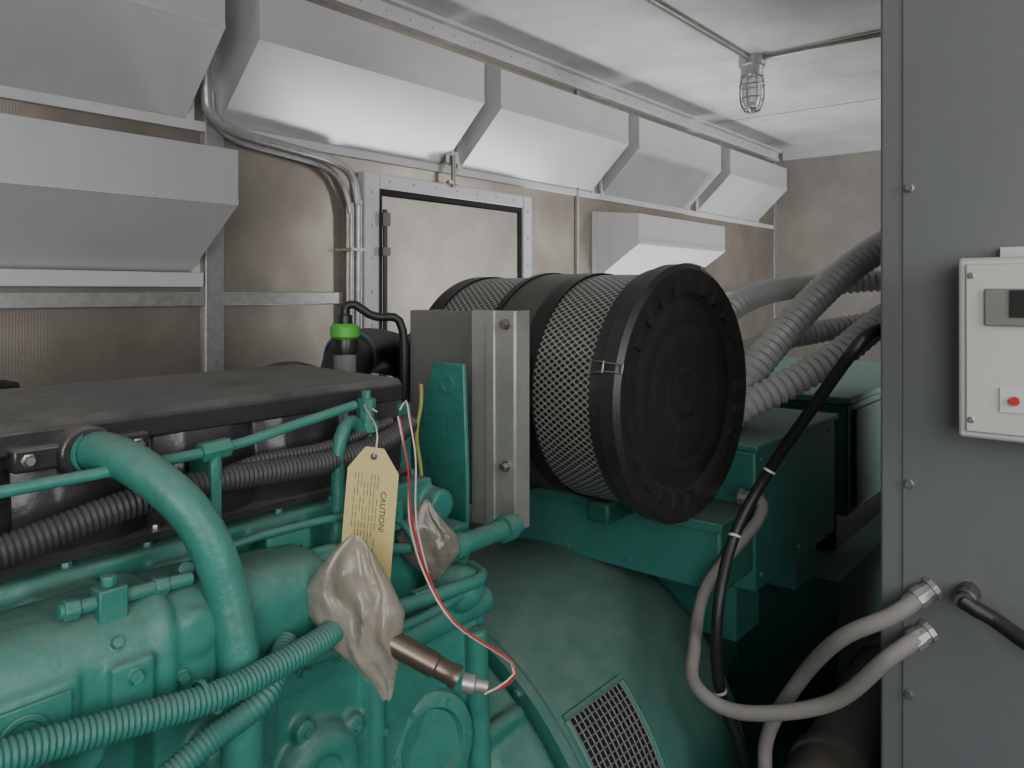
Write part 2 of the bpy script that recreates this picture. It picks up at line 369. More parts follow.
lathe(sd, O, AX, [(.315,.212),(.315,.222),(.33,.222),(.33,.212)], 96, False); lathe(sd, O, AX, [(.49,.2),(.49,.216),(.53,.216),(.53,.2)], 96, False)
def clasp(ang):
    B = nb(); u = V((math.cos(ang),0,math.sin(ang))); w = V((-math.sin(ang),0,math.cos(ang))); o = V(O); r = .234
    def q(dy, dw, dr=0): return o+u*(r+dr)+V((0,dy,0))+w*dw
    for dw in (-.007, .007): sweep(B, [q(-.004,dw,-.004), q(.02,dw,.003), q(.045,dw*1.3,.001), q(.065,dw*1.7,-.012)], .0015, 6)
    sweep(B, [q(.065,-.013,-.012), q(.065,.013,-.012)], .0018, 6); sweep(B, [q(-.003,-.008,-.004), q(-.003,.008,-.004)], .0015, 6); sweep(B, [q(.03,-.010,.003), q(.03,.010,.003)], .0018, 6)
    return P("wire_clasp", B, STEEL)
e = thing("air_filter", "large cylindrical engine air cleaner with black lid and expanded-metal sleeve", "air filter",
      [P("lid", lid, LIDM), meshband("metal_mesh", .06, .19, .2155), meshband("metal_mesh", .33, .49, .2125),
       P("filter_body", core, BLACK), P("steel_strap", strap, STRAPM), P("band", sd, BLACK), clasp(math.radians(165)), clasp(math.radians(80)), clasp(math.radians(262))])
e.rotation_euler[2] = -.05; e.location.x += .022
# ------------------------------------------------------------ heat shield
B = nb(); box(B, .95, .954, .86, 1.026, -.36, -.033); box(B, .954, 1.04, 1.022, 1.026, -.36, -.033)
ch = nb(); box(ch, .935, .939, .768, .86, -.383, -.03); box(ch, .939, .975, .768, .772, -.383, -.03); box(ch, .939, .955, .856, .86, -.383, -.03); box(ch, .932, .935, .808, .826, -.383, -.03)
bo = []; bolt(bo, (.935, .785, -.052), (-1,0,0), .007, .010); bolt(bo, (.935, .785, -.28), (-1,0,0), .007, .010)
thing("heat_shield", "dusty sheet metal guard with ribbed aluminium edge channel", "guard panel", [P("shield_plate", B, SHEET, bevel=.001), P("edge_channel", ch, ALU, [P("bolt", bo, STEEL)], bevel=.001)])
# ------------------------------------------------------------ alternator
yc, zc, ra = 1.0, -.97, .42
A = (.92, yc, zc)
drum = lathe(nb(), A, (1,0,0), [(0,.36),(.0,.40),(.035,.405),(.045,.42),(.505,.42),(.535,.405),(.55,.37),(.555,.18),(1.02,.18),(1.02,0)], 128)
ring = lathe(nb(), A, (1,0,0), [(.01,.40),(.01,.43),(.03,.43),(.03,.40)], 96, False)
rb = []
for k in range(20):
    a = 2*math.pi*k/20; bolt(rb, V(A)+V((.01, .417*math.cos(a), .417*math.sin(a))), (-1,0,0), .007, .007)
gx0, gx1 = .985, 1.135; a0, a1 = math.radians(10), math.radians(44)
gr = nb()
def dp_(x, a, r): return V((x, yc-r*math.cos(a), zc+r*math.sin(a)))
for i in range(21):
    a = a0+(a1-a0)*i/20; sweep(gr, [dp_(gx0, a, .4222), dp_(gx1, a, .4222)], .0014, 6, step=.2)
for j in range(13):
    x = gx0+(gx1-gx0)*j/12; sweep(gr, [dp_(x, a0+(a1-a0)*i/12, .4222) for i in range(13)], .0014, 6, step=.05)
gb = nb()
rows = [[gb.verts.new(dp_(x, a0+(a1-a0)*i/12, .4208)) for i in range(13)] for x in (gx0-.003, gx1+.003)]
for i in range(12): gb.faces.new((rows[0][i], rows[0][i+1], rows[1][i+1], rows[1][i]))
gf = []
for x in (gx0-.007, gx1+.007): sweep(gf, [dp_(x, a0+(a1-a0)*i/12, .421) for i in range(13)], .006, 8)
sweep(gf, [dp_(gx0-.010, a1+.012, .421), dp_(gx1+.010, a1+.012, .421)], .006, 8, step=.1)
thing("alternator", "round dark teal alternator housing with a curved wire grille", "alternator",
      [P("housing", drum, GREEN2), P("mounting_ring", ring, GREEN2, [P("bolt", rb, GREEN2)]), P("vent_backing", gb, DARK), P("vent_grille", gr, GRILLE), P("grille_frame", gf, GREEN2), P("foot", box(nb(), .95, 1.4, .72, 1.28, -1.45, -1.36), GREEN2)])
# terminal boxes
B = box(nb(), 1.5, 2.02, .60, 1.3, -.61, -.325)
ld = box(nb(), 1.492, 2.028, .592, 1.308, -.325, -.31)
st = box(nb(), 1.34, 1.5, .603, 1.14, -.565, -.445)
sl = box(nb(), 1.332, 1.5, .598, 1.145, -.450, -.432)
bo = []
for xx in (1.53, 1.75, 1.97):
    for zz in (-.58, -.345): bolt(bo, (xx, .60, zz), (0,-1,0), .005, .003)
for yy in (.65,.80,.95): bolt(bo, (1.34, yy, -.545), (-1,0,0), .005, .004)
sad = []
for y0 in (.76, 1.02): box(sad, 1.20, 1.50, y0, y0+.05, -.433, -.395)
ft = []; box(ft, 1.50, 1.62, .64, 1.25, -.72, -.61); box(ft, 1.85, 2.0, .64, 1.25, -.72, -.61)
thing("terminal_box", "teal steel electrical terminal box on top of the alternator", "terminal box",
      [P("box_body", B, GREEN2, bevel=.005), P("box_lid", ld, GREEN2, bevel=.004), P("side_housing", st, GREEN2, bevel=.006), P("housing_flange", sl, GREEN2, bevel=.002), P("bolt", bo, GREEN2), P("filter_saddle", sad, GREEND, bevel=.006), P("foot", ft, GREEN2)])
B = box(nb(), 2.2, 3.4, .62, 1.3, -.62, -.31); l2 = box(nb(), 2.19, 3.41, .61, 1.31, -.31, -.29); pp = []
for x in (2.25, 2.62, 2.99): box(pp, x, x+.33, .61, .62, -.60, -.33)
q = box(nb(), 2.05, 4.0, .60, 1.3, -1.6, -.75)
thing("breaker_enclosure", "dark teal steel enclosure behind the alternator", "enclosure", [P("box_body", B, GREEND, bevel=.006), P("box_lid", l2, GREEN2, bevel=.004), P("side_cover", pp, GREEND, bevel=.003), P("plinth", q, GREEND), P("pedestal", box(nb(), 2.3, 3.3, .68, 1.25, -.75, -.62), BLACK)])
for y0 in (.66, 1.26):
    B = nb(); prismx(B, [(y0-.05,FZ),(y0+.05,FZ),(y0+.05,FZ+.02),(y0+.01,FZ+.02),(y0+.01,-1.47),(y0+.05,-1.47),(y0+.05,-1.45),(y0-.05,-1.45),(y0-.05,-1.47),(y0-.01,-1.47),(y0-.01,FZ+.02),(y0-.05,FZ+.02)], -.9, 2.0)
    solo(P("skid_rail", B, GREEND), "dark green steel skid beam under the generator", "skid beam", "skid beams")
# ------------------------------------------------------------ engine
parts = []
# deep moulded cover with bulging front + hard-edged dusty top
B = nb(); levels = [(-.242,-.006),(-.225,-.010),(-.190,-.008),(-.165,-.004),(-.146,.0)]; nx = 300; rows = []
for z, ins in levels:
    row = []
    for i in range(nx+1):
        x = -.5+1.195*i/nx; s_ = abs(math.sin(math.pi*(x+.43+.061)/.122))
        row.append(B.verts.new((x, .793+ins-.015*min(1, s_*1.3)**.8, z)))
    row.append(B.verts.new((.695, 1.02-ins, z))); row.append(B.verts.new((-.5, 1.02-ins, z))); rows.append(row)
for a, c in zip(rows, rows[1:]):
    n = len(a)
    for i in range(n): B.faces.new((a[i], a[(i+1)%n], c[(i+1)%n], c[i]))
B.faces.new(rows[-1])
ld_ = nb(); prismx(ld_, [(.776,-.148),(.776,-.126),(.784,-.118),(1.02,-.113),(1.03,-.120),(1.03,-.148)], -.505, .705)
fl = box(nb(), -.505, .705, .760, 1.03, -.248, -.241); bo = []
for k in range(5): bolt(bo, (-.43+k*.244+.061, .768, -.241), (0,0,1), .004, .005)
parts.append(P("rocker_cover", B, BLACKC, [P("cover_lid", ld_, BLACKC, bevel=.0025), P("cover_flange", fl, BLACKC), P("bolt", bo, STEEL)], "dusty black ribbed valve cover", ang=60))
B = nb(); cyl(B, (.295,.80,-.150), (.295,.755,-.150), .025); box(B, .235, .355, .762, .80, -.161, -.139)
b2 = []; bolt(b2, (.247,.762,-.150), (0,-1,0), .0045); bolt(b2, (.343,.762,-.150), (0,-1,0), .0045)
parts.append(P("pipe_flange", B, BLACKC, [P("bolt", b2, STEEL)], "black two-bolt outlet flange", bevel=.003))
B = nb(); box(B, -.5, .74, .755, 1.05, -.33, -.255)
for k in range(9): box(B, -.46+k*.135, -.41+k*.135, .741, .76, -.33, -.268)
box(B, -.5,.74,.785,1.04,-.258,-.248)
for k in range(5): cyl(B, (-.3+k*.26,.77,-.29),(-.3+k*.26,.733,-.292),.022)
bo = []
for k in range(9): bolt(bo, (-.435+k*.135, .743, -.30), (0,-1,0), .006, .005)
for k in range(10): bolt(bo, (-.02+k*.075, .768, -.257), (0,0,1), .005, .006)
for x in (.10, .24, .46, .60):
    box(B, x, x+.058, .720, .756, -.302, -.264)
    for dx in (.012, .046): bolt(bo, (x+dx, .722, -.281), (0,-1,0), .005, .005)
parts.append(P("cylinder_head", B, GREEN, [P("bolt", bo, GREEN)], cast=.0035))
# coolant manifold: broad smooth horizontal casting
B = nb(); rows = []; nx = 130; nr = 40
for i in range(nx+1):
    x = -.5+.99*i/nx; t = math.sin((x+.02)*2*math.pi/.24)
    sw = 1+.025*t*abs(t) - (.22*max(0, (x-.36)/.13)**1.2 if x > .36 else 0)
    if abs(x-.31) < .010: sw += .10
    row = []
    for k in range(nr):
        a = 2*math.pi*k/nr; c_, s_ = math.cos(a), math.sin(a)
        row.append(B.verts.new((x, .697+.061*sw*math.copysign(abs(c_)**.6, c_), -.320+.057*sw*math.copysign(abs(s_)**.65, s_))))
    rows.append(row)
for a, c in zip(rows, rows[1:]):
    for k in range(nr): B.faces.new((a[k], a[(k+1)%nr], c[(k+1)%nr], c[k]))
B.faces.new(rows[0]); B.faces.new(rows[-1])
box(B, .262,.296,.626,.67,-.352,-.298); lathe(B, (.338,.66,-.30), (0,-1,.1), [(0,.024),(.025,.020),(.027,.012),(.027,0)], 20)
cyl(B, (.245,.65,-.375),(.245,.71,-.37),.022)
box(B, .16,.24,.631,.67,-.355,-.297)
em = nb(); box(em, .167, .233, .627, .650, -.349, -.303); lathe(em, (.2,.627,-.326), (0,-1,0), [(0,.018),(.003,.018),(.003,.013),(.001,.013),(.001,0)], 32)
em2 = nb(); cyl(em2, (.215,.650,-.366), (.215,.618,-.366), .010, n=6)
b2 = []
bolt(b2, (.27,.640,-.285), (0,-1,.5), .005)
for z in (-.310,-.340): bolt(b2, (.279,.626,z), (0,-1,0), .0055)
for z in (-.33,): bolt(b2, (.322,.634,z), (0,-1,0), .005)
parts.append(P("coolant_manifold", B, GREEN, [P("embossed_plate", em, GREEN, bevel=.003), P("drain_plug", em2, GREEN), P("bolt", b2, GREEN)], cast=.003))
# block
B = nb(); box(B, -.6, .80, .74, 1.3, -1.3, -.33)
for k in range(6): box(B, -.5+k*.22, -.47+k*.22, .715, .75, -1.2, -.37)
parts.append(P("engine_block", B, GREEN, bevel=.004))
cast = nb()
box(cast, .40, .80, .716, .78, -.440, -.404); box(cast, .452,.60,.718,.76,-.76,-.430); box(cast, .585,.80,.712,.76,-.80,-.430); box(cast,.33,.46,.698,.76,-.49,-.36); box(cast,.26,.46,.712,.76,-.78,-.47)
lathe(cast, (.518,.735,-.54), (0,-1,0), [(0,.062),(.025,.056),(.038,.048),(.042,.036),(.042,.026),(.032,.022),(.032,0)], 32)
for a in (.6, 1.9, 3.2, 4.4, 5.5): cyl(cast, (.518+.06*math.cos(a),.735,-.54+.06*math.sin(a)), (.518+.06*math.cos(a),.703,-.54+.06*math.sin(a)), .013)
cyl(cast,(.62,.702,-.425),(.79,.702,-.425),.020); lathe(cast, (.385,.71,-.44), (0,-1,0), [(0,.03),(.045,.024),(.050,.014),(.050,0)], 20)
lathe(cast, (.72,.72,-.395), (.2,-1,.2), [(0,.036),(.045,.028),(.058,.020),(.063,.012),(.063,0)], 24)
lathe(cast, (.362,.72,-.60), (.1,-1,0), [(0,.055),(.025,.046),(.034,.034),(.036,0)], 28)
for p0, p1, r in (((.30,.71,-.48),(.45,.705,-.66),.014),((.46,.715,-.62),(.58,.71,-.66),.016),((.60,.71,-.46),(.60,.708,-.70),.012),((.77,.70,-.46),(.78,.70,-.72),.016)): cyl(cast, p0, p1, r)
bo = []
for x,y,z in ((.615,.705,-.465),(.77,.700,-.465),(.608,.705,-.53),(.775,.695,-.55),(.44,.714,-.42),(.50,.714,-.42),(.55,.714,-.42),(.345,.697,-.375),(.43,.697,-.375),(.345,.697,-.47),(.43,.697,-.475),(.312,.71,-.525),(.425,.71,-.525)): bolt(bo,(x,y,z),(0,-1,0),.0052,.006)
for a in (.6, 1.9, 3.2, 4.4, 5.5): bolt(bo, (.518+.06*math.cos(a),.704,-.54+.06*math.sin(a)), (0,-1,0), .0048, .005)
parts.append(P("side_casting", cast, GREEN, cast=.003)); parts.append(P("bolt", bo, GREEN))
# round access cover
n_ = V((-.22,-.95,.14)).normalized(); pc = V((.690,.712,-.585))
B = lathe(nb(), pc-n_*.05, n_, [(0,.076),(.045,.070),(.060,.064),(.064,.056),(.064,.046),(.056,.042),(.056,0)], 48); b2 = []
f_, u_, w_ = frame(n_)
for k in range(6):
    a = k*math.pi/3; bolt(b2, pc+n_*.012+(u_*math.cos(a)+w_*math.sin(a))*.0535, n_, .004, .003)
parts.append(P("access_cover", B, GREEN, [P("bolt", b2, GREEN)]))
# bell housing
BO = (.79, yc, zc)
B = lathe(nb(), BO, (1,0,0), [(-.06,.25),(-.05,.34),(-.03,.39),(-.01,.425),(.012,.442),(.09,.452),(.10,.445),(.105,.42),(.14,.40),(.14,.25)], 96)
for k in range(18):
    a = 2*math.pi*(k+.5)/18; c_, s_ = math.cos(a), math.sin(a)
    cyl(B, V(BO)+V((-.018,.425*c_,.425*s_)), V(BO)+V((.03,.425*c_,.425*s_)), .024, n=16)
    cyl(B, V(BO)+V((-.01,.448*c_,.448*s_)), V(BO)+V((.09,.450*c_,.450*s_)), .014, n=10)
    if k % 2: cyl(B, V(BO)+V((-.055,.30*c_,.30*s_)), V(BO)+V((-.015,.41*c_,.41*s_)), .014, n=10)
b2 = []
for k in range(18):
    a = 2*math.pi*(k+.5)/18; bolt(b2, V(BO)+V((-.017,.425*math.cos(a),.425*math.sin(a))), (-1,0,0), .008, .007)
parts.append(P("flywheel_housing", B, GREEN, [P("bolt", b2, GREEN)], cast=.005))
# coolant pipe
B = sweep(nb(), [(.298,.774,-.150),(.306,.743,-.150),(.320,.70,-.163),(.348,.66,-.205),(.3677,.642,-.270),(.374,.628,-.354),(.376,.628,-.50),(.377,.64,-.62)], .0187, 24)
cr = nb(); lathe(cr, (.374,.628,-.362), (0,0,1), [(0,.018),(0,.022),(.012,.022),(.012,.018)], 32, False); cyl(cr,(.352,.616,-.356),(.340,.608,-.356),.005,n=8)
cr2 = lathe(nb(), (.298,.768,-.150), (.3,-1,0), [(0,.019),(0,.022),(.01,.022),(.01,.019)], 32, False)
parts.append(P("coolant_pipe", B, GREEN, [P("pipe_clamp", [cr, cr2], GREEN)]))
def pipe(pts, r, name="fuel_line", m=GREEN, corr=0, subs=(), **k): parts.append(P(name, sweep(nb(), pts, r, 12, corr, **k), m, subs))
nut = []
cyl(nut, (.385,.72,-.160),(.415,.72,-.158), .010, n=6); cyl(nut,(.40,.72,-.19),(.40,.72,-.152),.0065)
pipe([(-.1,.72,-.168),(.2127,.72,-.164),(.400,.72,-.1595),(.50,.72,-.146),(.578,.72,-.1345)], .0055, subs=[P("pipe_nut", nut, GREEN)])
parts.append(P("pipe_clip", box(nb(), .394,.406,.715,.76,-.25,-.17), GREEN, bevel=.002))
pipe([(-.1,.735,-.240),(.1,.735,-.232),(.217,.733,-.217),(.3255,.730,-.198),(.4118,.730,-.194),(.5577,.735,-.199),(.64,.74,-.19),(.70,.76,-.178)], .0145, "wiring_loom", LOOM, .0055, depth=.12)
pipe([(.42,.74,-.190),(.47,.738,-.182),(.55,.738,-.182),(.66,.75,-.168)], .007, "wiring_loom", LOOM, .005)
B = lathe(nb(), (.62,.75,-.19), (0,0,1), [(0,.010),(.015,.010),(.015,.015),(.028,.015),(.028,.010),(.045,.010),(.045,.012),(.056,.012),(.056,.006),(.066,.006)], 8)
parts.append(P("vent_fitting", B, GREEN))
pipe([(.615,.75,-.178),(.59,.74,-.158),(.570,.73,-.163),(.561,.73,-.19),(.561,.73,-.25),(.555,.73,-.32)], .0085)
pipe([(.345,.67,-.252),(.36,.69,-.275),(.44,.71,-.297),(.5145,.71,-.292),(.58,.71,-.300),(.642,.72,-.322),(.73,.72,-.338),(.84,.73,-.345)], .0068)
pipe([(.39,.69,-.37),(.414,.67,-.358),(.46,.66,-.352),(.51,.66,-.356),(.62,.66,-.366),(.734,.66,-.372),(.76,.70,-.372)], .0085)
pipe([(.45,.69,-.39),(.55,.67,-.392),(.66,.665,-.39),(.76,.68,-.385)], .0065)
rg1 = [lathe(nb(), (.318,.598,-.3345), (1,0,-.05), [(0,.0125),(0,.0138),(.004,.0138),(.004,.0125)], 20, False)]
pipe([(.05,.598,-.312),(.177,.598,-.3175),(.242,.598,-.3264),(.334,.594,-.3366),(.418,.603,-.336),(.47,.62,-.338),(.52,.66,-.345)], .0125, "sleeved_hose", GREENH, .0046, [P("hose_band", rg1, GREEN)], depth=.11)
pipe([(.18,.60,-.405),(.27,.603,-.397),(.33,.604,-.378),(.38,.598,-.358),(.43,.64,-.340)], .0115, "sleeved_hose", GREENH, .0046, depth=.11)
pipe([(.40,.72,-.262),(.46,.712,-.256),(.55,.712,-.260),(.62,.718,-.275),(.66,.72,-.30),(.67,.70,-.34)], .0045)
B = []; lathe(B,(.72,.70,-.338),(1,0,0),[(0,.018),(.02,.018),(.02,.014),(.105,.014),(.105,.019),(.125,.019),(.125,.014),(.14,.014)],12)
cyl(B,(.5,.71,-.30),(.53,.71,-.298),.010,n=6); cyl(B,(.62,.665,-.366),(.65,.665,-.367),.011,n=6); cyl(B,(.45,.66,-.352),(.47,.66,-.352),.011,n=6); cyl(B,(.40,.678,-.364),(.415,.67,-.358),.012,n=6)
parts.append(P("pipe_union", B, GREEN))
B = nb(); box(B,.262,.285,.650,.670,-.275,-.244); cyl(B,(.235,.66,-.254),(.345,.66,-.258),.006); cyl(B,(.31,.66,-.257),(.322,.66,-.258),.009,n=6); cyl(B,(.238,.66,-.254),(.25,.66,-.255),.009,n=6); cyl(B,(.273,.66,-.244),(.273,.66,-.235),.007,n=6)
parts.append(P("injector_fitting", B, GREEN, bevel=.0015))
# bracket plate
B = nb(); pts = [(.824,-.114),(.890,-.114),(.980,-.36),(.990,-.50),(.818,-.50),(.816,-.30)]
prismx(B, pts, .876, .884); box(B, .80, .9, .818, .990, -.50, -.49)
sl_ = [lathe(nb(), (.8755,.858,-.148), (-1,0,0), [(0,.015),(.003,.015),(.003,.010),(.001,.010),(.001,0)], 24), lathe(nb(), (.8755,.862,-.40), (-1,0,0), [(0,.013),(.004,.013),(.006,.008),(.006,0)], 6)]
parts.append(P("support_bracket", B, GREEN, [P("slot_boss", sl_, GREEN)], bevel=.002))
B = nb(); box(B,.70,.80,.86,1.0,-.30,-.17); box(B,.78,.808,.89,.97,-.30,-.15); box(B, .72,.95,.85,1.2,-.52,-.46)
parts.append(P("mount_bracket", B, GREEN, bevel=.003))
B = nb(); sweep(B, [(.80,.84,-.14),(.805,.845,-.17),(.80,.85,-.22),(.81,.85,-.28),(.80,.85,-.33)], .003, 8)
parts.append(P("tie_cord", B, CORD, label="yellow-green cord"))
B = nb(); sweep(B, [(.78,1.30,-.36),(.80,1.30,-.24),(.87,1.30,-.192),(.95,1.30,-.23),(.98,1.31,-.36)], .055, 24)
box(B, -.5,.9,1.12,1.38,-.45,-.26)
parts.append(P("intake_crossover", B, LOOM, bevel=.004, label="dusty dark intake pipe"))
B = lathe(nb(), (.36,1.5,-.168), (1,0,0), [(0,.012),(.02,.018),(.09,.018),(.11,.012)], 16); box(B,.3,.6,1.40,1.5,-.5,-.18)
parts.append(P("coupling", B, BLACK))
thing("diesel_engine", "large teal-painted diesel generator engine with dusty black valve cover", "engine", parts)
# air intake elbow, gauge, hose
B = nb(); sweep(B, [(1.28,1.24,-.182),(1.2,1.32,-.15),(1.1,1.32,-.13),(.99,1.25,-.14),(.95,1.22,-.20),(.93,1.2,-.34)], .05, 24)
cb = [lathe(nb(), (1.01,1.268,-.134), (-1,-.7,-.05), [(0,.051),(0,.055),(.02,.055),(.02,.051)], 32, False), lathe(nb(), (.955,1.222,-.18), (-.3,-.15,-1), [(0,.05),(0,.055),(.02,.055),(.02,.05)], 32, False)]
solo(P("intake_elbow", B, RUBBER, [P("hose_clamp", cb, BLUE)]), "black rubber intake elbow with blue clamp bands", "hose")
s0 = R(-.2856, 1.3, 0)
B = lathe(nb(), (s0.x, s0.y, -.106), (0,0,1), [(0,.021),(.014,.023),(.026,.021)], 24)
lw = lathe(nb(), (s0.x, s0.y, -.145), (0,0,1), [(0,.015),(.004,.019),(.039,.019)], 24)
cp = lathe(nb(), (s0.x, s0.y, -.080), (0,0,1), [(0,.020),(.004,.025),(.020,.025),(.026,.019),(.026,0)], 16)
tp = lathe(nb(), (s0.x, s0.y, -.054), (0,0,1), [(0,.012),(.014,.012),(.016,.008),(.024,.008)], 16)
bs = lathe(nb(), (s0.x, s0.y, -.25), (0,0,1), [(0,.014),(.105,.014)], 16)
thing("restriction_indicator", "air restriction gauge with bright lime-green cap", "gauge", [P("gauge_collar", B, BLACK), P("clear_bowl", lw, CLEAR), P("green_cap", cp, LIME), P("nipple", tp, BLACK), P("stem", bs, STEEL)])
z0 = V((s0.x, s0.y, -.032)); B = sweep(nb(), [z0, z0+V((.003,0,.008)), z0+V((.014,-.011,.010)), z0+V((.032,-.024,-.006)), z0+V((.050,-.035,-.012)), z0+V((.070,-.047,-.012)), z0+V((.082,-.055,-.035)), z0+V((.084,-.056,-.12)), z0+V((.082,-.05,-.25))], .0075, 12)
solo(P("vacuum_hose", B, RUBBER), "thin black rubber hose looping from the restriction gauge", "hose")
# ------------------------------------------------------------ caution tag
def text_mesh(body, size, mtx, m, name):
    cu = bpy.data.curves.new(name, 'FONT'); cu.body = body; cu.size = size; cu.extrude = .0002; cu.align_x = 'CENTER'; cu.align_y = 'CENTER'
    o = bpy.data.objects.new("tmp", cu); COL.objects.link(o); bpy.context.view_layer.update()
    me = bpy.data.meshes.new_from_object(o.evaluated_get(bpy.context.evaluated_depsgraph_get())); bpy.data.objects.remove(o)
    me.transform(mtx); B = nb(); B.from_mesh(me); return P(name, B, m, smooth=False)
tc = R(-.160, .85, -.256); rt = V((.637,-.771,0)).normalized(); fw = V((.771,.637,0))
e1 = (rt*.96-fw*.25+V((0,0,-.08))).normalized(); e2 = V((0,0,1)); e2 = (e2-e1*e2.dot(e1)+fw*.04).normalized(); e1 = (e1-e2*e1.dot(e2)).normalized(); e3 = e1.cross(e2)
MT = Matrix(((e1.x,e2.x,e3.x,tc.x),(e1.y,e2.y,e3.y,tc.y),(e1.z,e2.z,e3.z,tc.z),(0,0,0,1)))
B = nb(); w2, h2 = .031, .082
pl = [(-w2,-h2),(w2,-h2),(w2,h2-.026),(w2-.020,h2),(-w2+.020,h2),(-w2,h2-.026)]
f = [B.verts.new((x,y,.0005)) for x,y in pl]; k_ = [B.verts.new((x,y,-.0005)) for x,y in pl]
B.faces.new(f); B.faces.new(k_[::-1])
for i in range(6): B.faces.new((f[i], k_[i], k_[(i+1)%6], f[(i+1)%6]))
bmesh.ops.transform(B, matrix=MT, verts=B.verts)
hole = lathe(nb(), (0,h2-.010,-.001), (0,0,1), [(0,.004),(.002,.004)], 16); bmesh.ops.transform(hole, matrix=MT, verts=hole.verts)
rot = Matrix.Rotation(-math.pi/2, 4, 'Z')
t1 = text_mesh("CAUTION!", .0095, MT@Matrix.Translation((.015,.012,.0008))@rot, INK, "caution_lettering")
ln = nb()
for i in range(8):
    y_ = .0075-i*.0040
    for j in range(11):
        if random.random() < .88: box(ln, y_-.0003, y_+.0003, -.045+j*.009, -.0380+j*.009+random.random()*.001, .0005, .0008)
bmesh.ops.transform(ln, matrix=MT, verts=ln.verts)
fp = P("fine_print", ln, INK); fp["kind"] = "stuff"
top = MT@V((0,h2-.010,.001))
strg = sweep(nb(), [top, top+V((.004,.0,.012)), top+V((.012,.01,.03)), V((.61,.742,-.140)), V((.625,.735,-.150))], .0011, 6)
thing("caution_tag", "yellow paper caution tag hanging from a pipe fitting", "tag", [P("tag_card", B, YEL, [t1, fp], smooth=False), P("eyelet", hole, STEEL), P("string", strg, WHW)])
# ------------------------------------------------------------ bagged sensor
def bagmesh(outline, thick, seed, d0, m=64, n=72):
    """outline: (height, left, right) metres in the survey frame; loose film with long soft folds gathered at both ends"""
    B = nb(); rows = []
    def interp(t):
        q = t*(len(outline)-1); i = min(int(q), len(outline)-2); f_ = q-i
        a, b_ = outline[i], outline[i+1]; return [a[j]+(b_[j]-a[j])*f_ for j in range(3)]
    for i in range(m+1):
        t = i/m; z, l, r = interp(t)
        l += .002*noise.noise(V((seed, t*8, 0))); r += .002*noise.noise(V((seed+9, t*8, 0)))
        c = (l+r)/2; hw = (r-l)/2; puff = thick*min(1, hw/.03)*(math.sin(math.pi*min(max(t, .04), .96))**.5)
        row = []
        for k in range(n):
            a = 2*math.pi*k/n; x = math.cos(a); y = math.sin(a)
            wob = noise.noise(V((x*1.2, y, t*3+seed)))
            crease = 0
            for q, (f1, f2, am) in enumerate(((2.1, 1.3, .15), (3.7, -2.5, .08), (6.1, 3.0, .035))):
                ph = x*f1+t*f2+wob*1.6+seed*(q+1)
                crease += am*(abs(((ph/2) % 1)*2-1)*2-1)
            rad = .80+.22*wob+crease
            row.append(B.verts.new(R(c+x*hw*(1+.03*wob), d0+y*puff*rad, z+.002*wob)))
        rows.append(row)
    for a, b_ in zip(rows, rows[1:]):
        for k in range(n): B.faces.new((a[k], a[(k+1)%n], b_[(k+1)%n], b_[k]))
    B.faces.new(rows[0][::-1]); B.faces.new(rows[-1]); return B
bag = bagmesh([(-.246,-.164,-.154),(-.262,-.182,-.142),(-.300,-.210,-.122),(-.325,-.209,-.110),(-.350,-.188,-.110),(-.372,-.166,-.113),(-.392,-.146,-.117),(-.414,-.129,-.124)], .026, 3.3, .77)
sn = lathe(nb(), R(-.122,.765,-.352), R(.070,-.005,-.035), [(0,.009),(.0,.012),(.05,.012),(.052,.0105),(.068,.0105),(.07,.0118),(.076,.0118)], 24)
tpn = lathe(nb(), R(-.050,.760,-.390), R(.03,0,-.006), [(0,.009),(.012,.010),(.014,.007),(.026,.006),(.028,0)], 12)
wpts = [R(-.133,.90,-.150),R(-.1204,.88,-.206),R(-.1105,.84,-.252),R(-.0884,.80,-.298),R(-.0585,.78,-.3387),R(0,.76,-.370),R(-.002,.758,-.390),R(-.024,.758,-.398)]
w1 = sweep(nb(), wpts, .0012, 6); w2_ = sweep(nb(), [p+V((.003*math.sin(i*1.7)-.002,.001,.003*math.cos(i*2.1))) for i, p in enumerate(wpts)], .0011, 6)
w3 = sweep(nb(), [wpts[0]+V((0,0,.01)), wpts[0]+V((.01,0,.02)), wpts[0]+V((.01,-.006,-.0)), wpts[1]+V((.012,0,.01)), wpts[2]+V((.006,0,0)), wpts[3]], .0011, 6)
core_ = lathe(nb(), R(-.170,.775,-.290), R(.048,-.01,-.062), [(0,.010),(.0,.013),(.079,.011)], 16)
thing("wrapped_sensor", "metal sensor wrapped in crumpled plastic on red wires", "sensor",
      [P("plastic_wrap", bag, PLAS, ang=60), P("sensor_barrel", sn, BRONZE), P("sensor_body", core_, BLACK), P("connector", tpn, GALV), P("wire", w1, REDW), P("wire", w2_, WHW), P("wire", w3, WHW)])
solo(P("plastic_wrap", bagmesh([(-.268,-.114,-.108),(-.292,-.138,-.092),(-.315,-.150,-.070),(-.335,-.144,-.066),(-.355,-.124,-.082),(-.372,-.103,-.095)], .014, 8.1, .98, 40, 48), PLAS2, ang=60), "crumpled dusty plastic wrap over a pipe end", "plastic wrap")
